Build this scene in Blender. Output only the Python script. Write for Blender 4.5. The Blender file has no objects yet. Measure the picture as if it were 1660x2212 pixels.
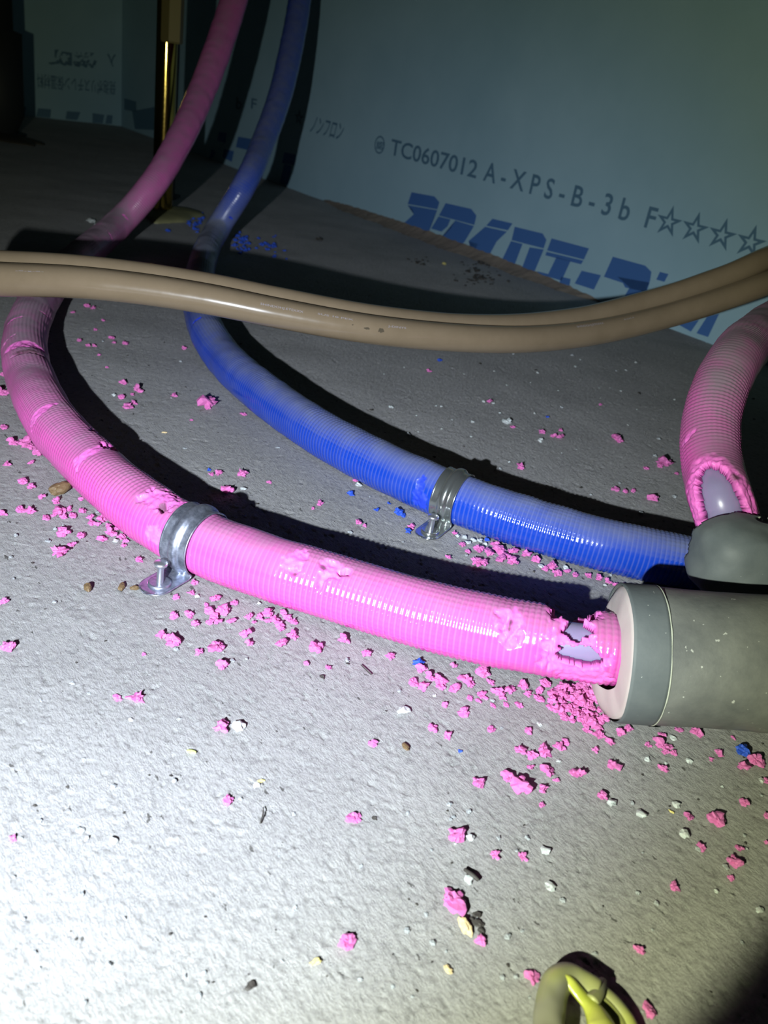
import bpy, bmesh, math, random
import numpy as np
from mathutils import Vector, Matrix

random.seed(7)
rng = np.random.default_rng(11)
scene = bpy.context.scene
COL = scene.collection

# ------------------------------------------------------------------ camera
F, CX, CY, H = 1800.0, 830.0, 1106.0, 0.29
_t, _r = math.atan(924 / F), math.atan(.175)
_n = np.array([math.sin(_r) * math.cos(_t), math.cos(_r) * math.cos(_t), math.sin(_t)])
_f = np.array([0, 0, -1.0]); _y = _f - _n * (_n @ _f); _y /= np.linalg.norm(_y)
_x = np.cross(_y, _n)
R = np.stack([_x, _y, _n])
CAM = np.array([0, 0, H])
cd = bpy.data.cameras.new('camera')
cam = bpy.data.objects.new('camera', cd); COL.objects.link(cam)
cam.matrix_world = Matrix([list(R[i]) + [CAM[i]] for i in range(3)] + [[0, 0, 0, 1]])
cd.sensor_fit = 'HORIZONTAL'; cd.sensor_width = 36; cd.lens = F / 1660 * 36
cd.clip_start = .01
cd.dof.use_dof = True; cd.dof.focus_distance = .52; cd.dof.aperture_fstop = 20
scene.camera = cam

# ------------------------------------------------------------------ exposure, world
vs = scene.view_settings
vs.view_transform = 'Standard'; vs.look = 'None'; vs.gamma = 1; vs.use_curve_mapping = False
vs.exposure = 0.0
world = bpy.data.worlds.new('world'); scene.world = world; world.use_nodes = True
bg = world.node_tree.nodes['Background']
bg.inputs[0].default_value = (.55, .75, .8, 1); bg.inputs[1].default_value = .006

# pixel -> world helpers (real places on the floor, at a height, or on a wall)
def ray(px, py): return R @ np.array([(px - CX) / F, -(py - CY) / F, -1.0])
def at(px, py, z=0.0):
    d = ray(px, py); return CAM + d * ((z - H) / d[2])
def proj(P):
    c = (np.asarray(P) - CAM) @ R
    return np.stack([CX - F * c[..., 0] / c[..., 2], CY + F * c[..., 1] / c[..., 2], -c[..., 2]], -1)
UP = np.array([0, 0, 1.0])
class Wall:
    def __init__(s, a, b):
        s.a = at(*a); s.b = at(*b); s.u = (s.b - s.a) / np.linalg.norm(s.b - s.a)
        s.n = np.cross(s.u, UP)
        if s.n @ (CAM - s.a) < 0: s.n = -s.n
    def hit(s, px, py):
        d = ray(px, py); return CAM + d * ((s.a - CAM) @ s.n / (d @ s.n))
    def uv(s, px, py):
        p = s.hit(px, py) - s.a; return float(p @ s.u), float(p[2])
    def pt(s, u, v, off=0.0): return s.a + s.u * u + UP * v + s.n * off
WR = Wall((262, 272), (1545, 744))
WB = Wall((262, 272), (40, 248))

# ------------------------------------------------------------------ the torch: one hand lamp left of the camera
LP = Vector((-.12, -.10, .262)); AIM = Vector(at(530, 1120))
def spot(name, energy, color, half, blend):
    l = bpy.data.lights.new(name, 'SPOT'); l.energy = energy; l.color = color
    l.spot_size = math.radians(half * 2); l.spot_blend = blend; l.shadow_soft_size = .004
    o = bpy.data.objects.new(name, l); COL.objects.link(o)
    o.location = LP; o.rotation_euler = (AIM - LP).to_track_quat('-Z', 'Y').to_euler()
spot('torch_core', 40, (.64, .72, 1.0), 34.0, .95)
spot('torch_spill', 16.5, (.95, 1.0, .63), 36.9, .12)

# ------------------------------------------------------------------ numpy noise
def _hash(i, j, k, seed):
    h = (i * 374761393 + j * 668265263 + k * 1440662683 + seed * 974711) & 0xffffffff
    h = ((h ^ (h >> 13)) * 1274126177) & 0xffffffff
    return ((h ^ (h >> 16)) & 0xffff) / 65535.0
def vnoise(p, scale, seed=0):
    p = np.asarray(p, float) / scale
    i = np.floor(p).astype(np.int64); f = p - i; f = f * f * (3 - 2 * f)
    r = 0
    for a in (0, 1):
        for b in (0, 1):
            for c in (0, 1):
                w = (f[..., 0] if a else 1 - f[..., 0]) * (f[..., 1] if b else 1 - f[..., 1]) * (f[..., 2] if c else 1 - f[..., 2])
                r = r + w * _hash(i[..., 0] + a, i[..., 1] + b, i[..., 2] + c, seed)
    return r * 2 - 1

# ------------------------------------------------------------------ materials
MATS = {}
def mat(name, color, rough=.6, metal=0.0, sss=0.0, coat=0.0, spec=.5):
    m = bpy.data.materials.new(name); m.use_nodes = True
    b = m.node_tree.nodes['Principled BSDF']
    b.inputs['Base Color'].default_value = (*color, 1); b.inputs['Roughness'].default_value = rough
    b.inputs['Metallic'].default_value = metal; b.inputs['Coat Weight'].default_value = coat
    b.inputs['Specular IOR Level'].default_value = spec
    if sss:
        b.inputs['Subsurface Weight'].default_value = sss
        b.inputs['Subsurface Radius'].default_value = (1, .5, .6); b.inputs['Subsurface Scale'].default_value = .003
    MATS[name] = m; return m
class NT:
    def __init__(s, m): s.t = m.node_tree; s.b = s.t.nodes['Principled BSDF']; s.co = s.t.nodes.new('ShaderNodeTexCoord')
    def n(s, kind, **kw):
        nd = s.t.nodes.new(kind)
        for k, v in kw.items(): setattr(nd, k, v)
        return nd
    def link(s, a, b): s.t.links.new(a, b)
    def noise(s, scale, detail=4, rough=.6, vec=None, stretch=None):
        nd = s.n('ShaderNodeTexNoise'); nd.inputs['Scale'].default_value = scale
        nd.inputs['Detail'].default_value = detail; nd.inputs['Roughness'].default_value = rough
        src = vec or s.co.outputs['Object']
        if stretch:
            mp = s.n('ShaderNodeMapping', vector_type='TEXTURE'); mp.inputs['Scale'].default_value = (stretch[1], 1, 1); mp.inputs['Rotation'].default_value = (0, 0, -.85)
            s.link(src, mp.inputs[0]); src = mp.outputs[0]
        s.link(src, nd.inputs['Vector']); return nd.outputs['Fac']
    def ramp(s, fac, stops):
        r = s.n('ShaderNodeValToRGB'); e = r.color_ramp.elements
        e[0].position, e[0].color = stops[0][0], (*stops[0][1], 1)
        e[1].position, e[1].color = stops[1][0], (*stops[1][1], 1)
        for p, c in stops[2:]:
            x = e.new(p); x.color = (*c, 1)
        s.link(fac, r.inputs[0]); return r.outputs[0]
    def mix(s, fac, a, b):
        m = s.n('ShaderNodeMix', data_type='RGBA')
        if isinstance(fac, float): m.inputs[0].default_value = fac
        else: s.link(fac, m.inputs[0])
        for i, v in ((6, a), (7, b)):
            if isinstance(v, tuple): m.inputs[i].default_value = (*v, 1)
            else: s.link(v, m.inputs[i])
        return m.outputs[2]
    def math(s, op, a, b=0.0, c=None):
        m = s.n('ShaderNodeMath', operation=op)
        for i, v in enumerate((a, b)):
            if isinstance(v, (int, float)): m.inputs[i].default_value = v
            else: s.link(v, m.inputs[i])
        return m.outputs[0]
    def attr(s, name): return s.n('ShaderNodeAttribute', attribute_name=name).outputs['Fac']
    def bump(s, h, strength, dist):
        b = s.n('ShaderNodeBump'); b.inputs['Strength'].default_value = strength; b.inputs['Distance'].default_value = dist
        s.link(h, b.inputs['Height']); s.link(b.outputs[0], s.b.inputs['Normal'])
    def color(s, c): s.link(c, s.b.inputs['Base Color'])

G = (lambda v: (v, v, v))
m = mat('concrete', (.42, .41, .40), .92, spec=.25); k = NT(m)
base = k.ramp(k.noise(5, 8, .7), [(.3, (.35, .345, .34)), (.7, (.46, .452, .445))])
fine = k.ramp(k.noise(260, 6, .7), [(.30, G(.55)), (.50, G(1))])
mx = k.n('ShaderNodeMix', data_type='RGBA', blend_type='MULTIPLY'); mx.inputs[0].default_value = .8
k.link(base, mx.inputs[6]); k.link(fine, mx.inputs[7])
pit = k.math('GREATER_THAN', k.noise(230, 3, .6, stretch=(1, 2.2, 1)), .70)
k.color(k.mix(pit, mx.outputs[2], (.12, .115, .11)))
h1 = k.noise(650, 6, .75, stretch=(1, 2.1, 1)); h2 = k.noise(160, 5, .6)
k.bump(k.math('ADD', h1, k.math('MULTIPLY', h2, .45)), .95, .0019)

m = mat('foam_board', (.33, .52, .60), .55, spec=.3); k = NT(m)
k.color(k.ramp(k.noise(3, 5, .6), [(.25, (.26, .42, .50)), (.75, (.35, .52, .60))]))
k.bump(k.noise(420, 3, .5), .25, .001)
mat('board_ink', (.05, .14, .37), .6)
mat('board_ink_dark', (.08, .17, .25), .6)

def sleeve_mat(name, film, foam, dustc, dust_top, gr=.3):
    m = mat(name, film, .33, coat=.12); k = NT(m)
    n1 = k.noise(60, 6, .65)
    geo = k.n('ShaderNodeSeparateXYZ'); k.link(k.n('ShaderNodeNewGeometry').outputs['Normal'], geo.inputs[0])
    top = k.math('MULTIPLY', k.math('MAXIMUM', k.math('SUBTRACT', geo.outputs[2], .32), 0.0), dust_top)
    d = k.n('ShaderNodeMath', operation='MULTIPLY'); d.use_clamp = True
    k.link(k.math('ADD', top, k.attr('dust')), d.inputs[0]); k.link(k.math('ADD', k.math('MULTIPLY', n1, 1.2), .35), d.inputs[1])
    c = k.mix(d.outputs[0], film, dustc)
    fc = k.ramp(k.noise(500, 5, .7), [(.3, tuple(v * .75 for v in foam)), (.6, foam)])
    c = k.mix(k.attr('foam'), c, fc)
    c = k.mix(k.math('MULTIPLY', k.attr('crest'), .22), c, tuple(min(1, v * .5 + .22) for v in film))
    grime_shade = k.math('MULTIPLY', k.attr('grime_shade'), .85)
    c = k.mix(grime_shade, c, (.04, .02, .02))  # dark tint: specks, plus shade painted into the slit groove
    k.color(c)
    rg = k.math('ADD', k.math('MULTIPLY', k.attr('foam'), .5), k.math('ADD', k.math('MULTIPLY', d.outputs[0], .35), gr))
    k.link(rg, k.b.inputs['Roughness'])
    k.link(k.math('MULTIPLY', k.attr('foam'), .4), k.b.inputs['Subsurface Weight'])
    k.b.inputs['Subsurface Radius'].default_value = (1, .4, .7); k.b.inputs['Subsurface Scale'].default_value = .002
    k.bump(k.noise(900, 3, .6), .12, .0006)
sleeve_mat('pink_sleeve', (.60, .075, .36), (.80, .16, .55), (.27, .19, .24), .75, .16)
sleeve_mat('blue_sleeve', (.007, .045, .38), (.012, .05, .60), (.17, .19, .25), 1.0, .14)
m = mat('pink_foam', (.7, .15, .45), .75, sss=.35); k = NT(m)
k.color(k.ramp(k.noise(300, 4, .7), [(.3, (.46, .09, .29)), (.65, (.70, .19, .47))]))
mat('blue_foam', (.02, .08, .50), .7, sss=.2)
mat('white_foam', (.48, .51, .50), .6, sss=.3)
mat('grey_chip', (.30, .32, .33), .8)
mat('dark_chip', (.045, .04, .035), .7)
m = mat('brown_chip', (.22, .13, .05), .6); k = NT(m)
k.color(k.ramp(k.noise(420, 3, .6), [(.4, (.055, .03, .012)), (.6, (.22, .15, .07))]))
mat('yellow_chip', (.72, .62, .22), .5)
mat('straw_chip', (.62, .48, .26), .6)
mat('lime_chip', (.55, .66, .18), .5)
m = mat('inner_pipe', (.25, .215, .35), .32, sss=.6); m.node_tree.nodes['Principled BSDF'].inputs['Subsurface Scale'].default_value = .006
m = mat('beige_plastic', (.18, .13, .09), .30, coat=.15); k = NT(m)
k.color(k.ramp(k.noise(30, 6, .7), [(.3, (.165, .124, .078)), (.7, (.195, .147, .095))]))
k.link(k.math('ADD', k.math('MULTIPLY', k.noise(90, 5, .6), .16), .12), k.b.inputs['Roughness'])
mat('print_white', (.26, .235, .25), .6)
mat('smudge', (.055, .04, .02), .8)
m = mat('grey_wrap', (.14, .15, .15), .5, spec=.4); k = NT(m)
c = k.ramp(k.noise(28, 7, .65), [(.3, (.095, .10, .10)), (.7, (.185, .19, .175))])
sp = k.math('GREATER_THAN', k.noise(210, 3, .6), .70)
k.color(k.mix(sp, c, (.40, .41, .38))); k.bump(k.noise(160, 6, .6), .25, .0012)
m = mat('grey_tape', (.085, .10, .105), .42, spec=.4); k = NT(m)
k.b.inputs['Roughness'].default_value = .62
c = k.ramp(k.noise(35, 6, .6), [(.3, (.085, .10, .105)), (.7, (.13, .145, .145))])
sp = k.math('GREATER_THAN', k.noise(230, 3, .6), .72)
k.color(k.mix(sp, c, (.38, .40, .38))); k.bump(k.noise(120, 5, .6), .2, .001)
mat('tape_edge', (.42, .44, .36), .6)
m = mat('white_core', (.46, .40, .385), .65, sss=.3); k = NT(m); k.bump(k.noise(180, 3, .5), .15, .001)
m = mat('galvanised', (.60, .64, .70), .36, metal=.85); k = NT(m)
k.color(k.ramp(k.noise(240, 5, .7), [(.3, (.18, .20, .25)), (.65, (.42, .45, .54))]))
k.link(k.math('ADD', k.math('MULTIPLY', k.noise(160, 4, .6), .4), .2), k.b.inputs['Roughness'])
mat('clear_steel', (.46, .49, .47), .20, metal=.9)
mat('nail_steel', (.62, .63, .68), .33, metal=.9)
m = mat('gold_steel', (.34, .235, .05), .18, metal=1.0); k = NT(m)
k.link(k.math('ADD', k.math('MULTIPLY', k.noise(300, 4, .6), .12), .06), k.b.inputs['Roughness'])
mat('zinc_yellow', (.13, .105, .035), .45, metal=.3)
mat('dark_steel', (.018, .02, .022), .6, spec=.2)
mat('glue', (.20, .19, .09), .55)
mat('glue_dark', (.035, .03, .022), .6)
m = mat('yellow_rubber', (.50, .56, .10), .28, coat=.2); k = NT(m)
k.color(k.mix(k.attr('dust'), k.ramp(k.noise(45, 5, .6), [(.3, (.36, .40, .05)), (.7, (.58, .58, .13))]), (.21, .205, .15)))
k.link(k.math('ADD', k.math('MULTIPLY', k.attr('dust'), .5), .25), k.b.inputs['Roughness'])
m = mat('mortar', (.24, .20, .16), .95, spec=.2); k = NT(m); k.bump(k.noise(200, 6, .7), .6, .002)

# ------------------------------------------------------------------ object helpers
def make(name, verts, faces, material, parent=None, smooth=True, attrs=None):
    me = bpy.data.meshes.new(name)
    me.from_pydata(np.asarray(verts, float).tolist() if not isinstance(verts, list) else verts, [], faces.tolist() if hasattr(faces, 'tolist') else faces)
    if smooth: me.polygons.foreach_set('use_smooth', np.ones(len(me.polygons), bool))
    for kx, v in (attrs or {}).items():
        a = me.attributes.new(kx, 'FLOAT', 'POINT'); a.data.foreach_set('value', np.asarray(v, np.float32).ravel())
    me.materials.append(MATS[material] if isinstance(material, str) else material)
    me.update()
    o = bpy.data.objects.new(name, me); COL.objects.link(o)
    if parent: o.parent = parent
    return o
def from_bm(name, bm, material, parent=None, smooth=True):
    me = bpy.data.meshes.new(name); bmesh.ops.recalc_face_normals(bm, faces=bm.faces); bm.to_mesh(me); bm.free()
    if smooth: me.polygons.foreach_set('use_smooth', np.ones(len(me.polygons), bool))
    me.materials.append(MATS[material]); o = bpy.data.objects.new(name, me); COL.objects.link(o)
    if parent: o.parent = parent
    return o
def tag(o, label, cat, group=None, kind=None):
    o['label'] = label
    if cat: o['category'] = cat
    if group: o['group'] = group
    if kind: o['kind'] = kind
    return o
def root(name, loc):
    o = bpy.data.objects.new(name, None); COL.objects.link(o); o.location = Vector(loc); o.empty_display_size = .01
    return o
def adopt(r, *obs):            # parent world-space meshes to a thing's empty without moving them
    for o in obs:
        o.parent = r; o.matrix_parent_inverse = Matrix.Translation(-Vector(r.location))
def grid_faces(a, b, wrap=False):
    i, j = np.meshgrid(np.arange(a - 1), np.arange(b if wrap else b - 1), indexing='ij')
    j2 = (j + 1) % b
    return np.stack([i * b + j, i * b + j2, (i + 1) * b + j2, (i + 1) * b + j], -1).reshape(-1, 4)

def catmull(P, n=40):
    P = [np.array(p, float) for p in P]
    P = [2 * P[0] - P[1]] + P + [2 * P[-1] - P[-2]]
    out = []
    for a, b, c, d in zip(P, P[1:], P[2:], P[3:]):
        t = np.linspace(0, 1, n, endpoint=False)[:, None]
        l = [max(np.linalg.norm(q - p), 1e-6) ** .5 for p, q in ((a, b), (b, c), (c, d))]
        m1 = ((b - a) / l[0] - (c - a) / (l[0] + l[1]) + (c - b) / l[1]) * l[1]
        m2 = ((c - b) / l[1] - (d - b) / (l[1] + l[2]) + (d - c) / l[2]) * l[1]
        out.append((2 * t**3 - 3 * t**2 + 1) * b + (t**3 - 2 * t**2 + t) * m1 + (-2 * t**3 + 3 * t**2) * c + (t**3 - t**2) * m2)
    out.append(P[-2][None]); return np.concatenate(out)
def resample(P, ds):
    L = np.r_[0, np.cumsum(np.linalg.norm(np.diff(P, axis=0), axis=1))]
    n = int(L[-1] / ds); s = np.arange(n + 1) * ds
    return np.stack([np.interp(s, L, P[:, i]) for i in range(3)], 1), s
def smooth_path(P, it):
    for _ in range(it): P[1:-1] = (P[:-2] + 2 * P[1:-1] + P[2:]) / 4
    return P
def frames(P, ref=UP):
    T = np.gradient(P, axis=0); T /= np.linalg.norm(T, axis=1)[:, None]
    N = np.zeros_like(P); v = np.cross(T[-1], ref); 
    for i in range(len(P) - 1, -1, -1):
        v = v - T[i] * (v @ T[i]); v = v / np.linalg.norm(v); N[i] = v
    return T, N, np.cross(T, N)

class Tube:
    """centre line with frames; theta 0 is sideways, theta 90 up (on level runs)"""
    def __init__(s, pts, ds, nt, r):
        P = catmull([at(*p) if len(p) == 3 else CAM + ray(p[0], p[1]) * p[2] for p in pts]); P, s.s = resample(P, ds)
        s.P = smooth_path(P, 30); s.T, s.N, s.B = frames(s.P); s.nt = nt; s.r = r; s.ds = ds
        s.th = np.arange(nt) * 2 * np.pi / nt
        s.dir = np.cos(s.th)[None, :, None] * s.N[:, None] + np.sin(s.th)[None, :, None] * s.B[:, None]
    def surf(s, rad): return s.P[:, None] + s.dir * rad[..., None]
    def locate(s, px, py):
        V = s.surf(np.full((len(s.P), s.nt), s.r))[::3]; D = s.dir[::3]
        q = proj(V); face = ((CAM - V) * D).sum(-1) > 0
        d = np.hypot(q[..., 0] - px, q[..., 1] - py); d[~face] = 1e9
        i, j = np.unravel_index(np.argmin(d), d.shape); return i * 3, j
def tube_obj(name, tube, rad, material, parent=None, attrs=None, caps=True):
    V = tube.surf(rad); a, b = V.shape[:2]; f = grid_faces(a, b, True).tolist(); vv = V.reshape(-1, 3)
    if caps:
        vv = np.vstack([vv, tube.P[0], tube.P[-1]]); n = a * b
        f += [[(j + 1) % b, j, n] for j in range(b)] + [[n - b + j, n - b + (j + 1) % b, n + 1] for j in range(b)]
        if attrs: attrs = {k2: np.r_[np.asarray(v).ravel(), 0, 0] for k2, v in attrs.items()}
    return make(name, vv, f, material, parent, attrs=attrs)

# ------------------------------------------------------------------ setting: floor and walls
def axis_steps(lo, hi, c, fine, grow):
    def side(end):
        x, o = 0.0, []
        while x < end:
            x += max(fine, grow * max(0, x - .12) + fine); o.append(x)
        return o
    l = side(c - lo); h = side(hi - c)
    return np.array([c - v for v in reversed(l)] + [c] + [c + v for v in h])
xs = axis_steps(-2.6, 1.6, .02, .00085, .0055); 
ys = [.05]
while ys[-1] < 3.7: ys.append(ys[-1] + max(.00075, .0021 * (ys[-1] - .05) ** 1.15 + .0006))
ys = np.array(ys)
X, Y = np.meshgrid(xs, ys, indexing='ij'); P3 = np.stack([X, Y, X * 0], -1)
ca, sa = math.cos(-.85), math.sin(-.85)
Q = np.stack([(X * ca + Y * sa), (-X * sa + Y * ca) * 2.2, X * 0], -1)
Z = vnoise(P3, .06, 1) * .0008 + vnoise(Q, .016, 2) * .00010 + vnoise(Q, .0062, 3) * .00010 + vnoise(Q, .0028, 4) * .00012
pits = np.clip(vnoise(Q, .0034, 5) - .62, 0, 1); Z -= pits * .0030
pits = np.clip(vnoise(P3, .0034, 6) - .62, 0, 1); Z += pits * .0017
Z -= .0007
floor = make('floor', np.stack([X, Y, Z], -1).reshape(-1, 3), grid_faces(len(xs), len(ys)), 'concrete'); floor['kind'] = 'structure'
print('floor verts', X.size)

def wall_mesh(name, w, u0, u1, h, th=.05):
    bm = bmesh.new(); vs_ = []
    for off in (0, -th):
        for u, v in ((u0, -.005), (u1, -.005), (u1, h), (u0, h)): vs_.append(bm.verts.new(w.pt(u, v, off)))
    for q in ((0, 1, 2, 3), (7, 6, 5, 4), (0, 4, 5, 1), (1, 5, 6, 2), (2, 6, 7, 3), (3, 7, 4, 0)): bm.faces.new([vs_[i] for i in q])
    o = from_bm(name, bm, 'foam_board', smooth=False); o['kind'] = 'structure'; return o
wall_right = wall_mesh('wall_right', WR, 0, 3.3, .95)
wall_back = wall_mesh('wall_back', WB, -.05, 1.6, .95)

def ink_poly(parent, w, polys, sc, ox, oy, material='board_ink', name='printed_lettering'):
    V, Fc = [], []
    for pl in polys:
        st = len(V)
        for x, y in pl: 
            u, v = w.uv(ox + x * sc, oy + y * sc); V.append(tuple(w.pt(u, max(v, .0005), .0006)))
        Fc.append(list(range(st, len(V))))
    bm = bmesh.new(); vv = [bm.verts.new(v) for v in V]
    for fc in Fc: bm.faces.new([vv[i] for i in fc])
    bmesh.ops.triangulate(bm, faces=bm.faces[:]); return from_bm(name, bm, material, parent, False)
big = [[(62,73),(165,92),(187,118),(178,150),(45,126)], [(44,131),(177,154),(160,190),(133,270),(12,226),(72,172),(66,150)],
 [(215,122),(330,148),(353,178),(344,220),(185,178)], [(183,182),(237,195),(224,226),(196,250),(150,236)], [(258,200),(342,225),(300,295),(270,323),(180,294),(214,262),(240,232)],
 [(425,192),(515,213),(494,244),(397,223)], [(392,228),(490,250),(444,294),(404,368),(334,352),(362,306),(318,292)],
 [(525,228),(650,258),(667,287),(655,325),(511,288)], [(508,292),(560,305),(520,410),(460,393)], [(592,320),(655,330),(610,438),(553,424)], [(522,404),(556,412),(552,424),(519,411)],
 [(690,280),(858,325),(835,375),(670,334)], [(668,340),(833,380),(822,396),(662,356)], [(712,364),(776,380),(735,470),(670,450)], [(628,428),(676,440),(664,462),(612,445)], [(734,452),(776,462),(770,492),(726,478)],
 [(825,425),(912,445),(880,510),(794,482)],
 [(965,362),(1110,402),(1138,430),(1132,470),(1110,520),(1020,500),(1010,480),(925,452)], [(985,452),(1130,478),(1090,600),(1000,570),(1040,500)],
 [(1176,430),(1215,440),(1196,475),(1160,465)],
 [(1262,668),(1352,645),(1315,698)], [(1340,705),(1387,632),(1442,618),(1392,722)]]
ink_poly(wall_right, WR, big, .4819, 860, 380)
sc2 = 420 / 1660
ink_poly(wall_right, WR, [[(850,590),(950,610),(935,700),(830,680)], [(850,690),(912,705),(880,868),(808,850)], [(290,415),(355,425),(345,510),(280,490)],
 [(455,455),(570,475),(555,575),(435,545)], [(335,560),(420,580),(400,670),(320,630)], [(230,560),(265,590),(230,650),(204,640)]], sc2, 400, 180)
ink_poly(wall_right, WR, [[(1312,60),(1440,95),(1440,205),(1312,180)], [(1395,195),(1640,150),(1630,395),(1425,385)]], .2048, 0, 200, 'board_ink_dark')
ink_poly(wall_back, WB, [[(400,165),(540,175),(530,268),(380,262)], [(705,195),(850,205),(815,290),(690,280)], [(975,215),(1100,235),(1085,325),(975,320)],
 [(1130,235),(1190,240),(1180,330),(1110,330)], [(215,145),(275,150),(265,250),(215,245)]], .2048, 0, 200, 'board_ink_dark')

def text_mesh(body, bold=0.0):
    c = bpy.data.curves.new('printed_text', 'FONT'); c.body = body; c.offset = bold; c.resolution_u = 3
    o = bpy.data.objects.new('printed_text', c); COL.objects.link(o)
    dg = bpy.context.evaluated_depsgraph_get(); dg.update()
    me = bpy.data.meshes.new_from_object(o.evaluated_get(dg))
    V = np.array([v.co[:] for v in me.vertices]); Fc = [list(p.vertices) for p in me.polygons]
    bpy.data.objects.remove(o); bpy.data.meshes.remove(me); bpy.data.curves.remove(c); return V, Fc
def wall_text(parent, w, body, p0, p1, hpx, material='board_ink_dark', bold=.012, slant=0.0, flip=False, hscale=1.0):
    """text whose baseline runs from pixel p0 to pixel p1, cap height hpx pixels at p0"""
    u0, v0 = w.uv(*p0); u1, v1 = w.uv(*p1); _, vt = w.uv(p0[0], p0[1] - hpx)
    V, Fc = text_mesh(body, bold); V[:, 0] -= V[:, 0].min(); W_ = V[:, 0].max(); V[:, 1] -= V[:, 1].min() * 0
    hh = (vt - v0) / .73
    x = V[:, 0] / W_; y = V[:, 1] * hh
    if flip: x = 1 - x; y = (vt - v0) - y
    pts = [tuple(w.pt(u0 + (u1 - u0) * a + slant * b, v0 + (v1 - v0) * a + b, .0008)) for a, b in zip(x, y)]
    return make('printed_lettering', pts, Fc, material, parent, smooth=False)
for txt, a, b, hp in (('TC0607012', (843, 333), (1029, 385), 36), ('A-XPS-B-3b', (1044, 389), (1357, 478), 44), ('F☆☆☆☆', (1392, 490), (1646, 556), 50)):
    if txt[0] == 'A': txt = 'A - X P S - B - 3 b'
    wall_text(wall_right, WR, txt, a, b, hp, bold=.014)
wall_text(wall_right, WR, 'ノンフロン', (670, 284), (738, 302), 34, slant=.25)
wall_text(wall_right, WR, 'b', (510, 234), (522, 237), 26); wall_text(wall_right, WR, 'F', (543, 234), (554, 237), 24)
wall_text(wall_right, WR, '☆', (636, 264), (655, 269), 26)
def ring_mark(w, parent, px, py, rpx):
    u, v = w.uv(px, py); r = w.uv(px, py - rpx)[1] - v; V, Fc = [], []
    n = 28
    for i in range(n):
        a = i * 2 * math.pi / n
        for q in (1, .82): V.append(tuple(w.pt(u + r * q * math.cos(a), v + r * q * math.sin(a), .0008)))
    Fc = [[2 * i, 2 * ((i + 1) % n), 2 * ((i + 1) % n) + 1, 2 * i + 1] for i in range(n)]
    make('printed_mark', V, Fc, 'board_ink_dark', parent, smooth=False)
    d = r * 10 / 13
    wall_text(parent, w, '認', (px - 8, py + 7), (px + 8, py + 10), 14, bold=.02)
ring_mark(WR, wall_right, 821, 313, 20)
wall_text(wall_back, WB, '燃断', (103, 134), (210, 143), 24, flip=True, bold=.04)
wall_text(wall_back, WB, '入', (232, 140), (250, 142), 22, flip=True, bold=.03)
wall_text(wall_back, WB, '発泡ポリスチレン保温材料', (80, 186), (250, 202), 24, flip=True, bold=.012)

# mortar strip along the foot of the right board
n = 240; V = []
for i in range(n):
    u = WR.uv(700, 430)[0] + (WR.uv(1300, 640)[0] - WR.uv(700, 430)[0]) * i / (n - 1)
    w_ = math.sin(math.pi * i / (n - 1)) ** .5
    for j in range(8):
        t = j / 7; off = t * (.045 + .012 * vnoise(np.array([u, 0, 0.]), .05, 3)) * w_ ; z = .016 * w_ * (1 - t) ** 1.6 - .002 * t
        q = WR.pt(u, z, off); V.append(tuple(q + UP * (vnoise(q, .008, 9) * .0015)))
o = make('trim_1', V, grid_faces(n, 8), 'mortar'); o['kind'] = 'structure'

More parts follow.
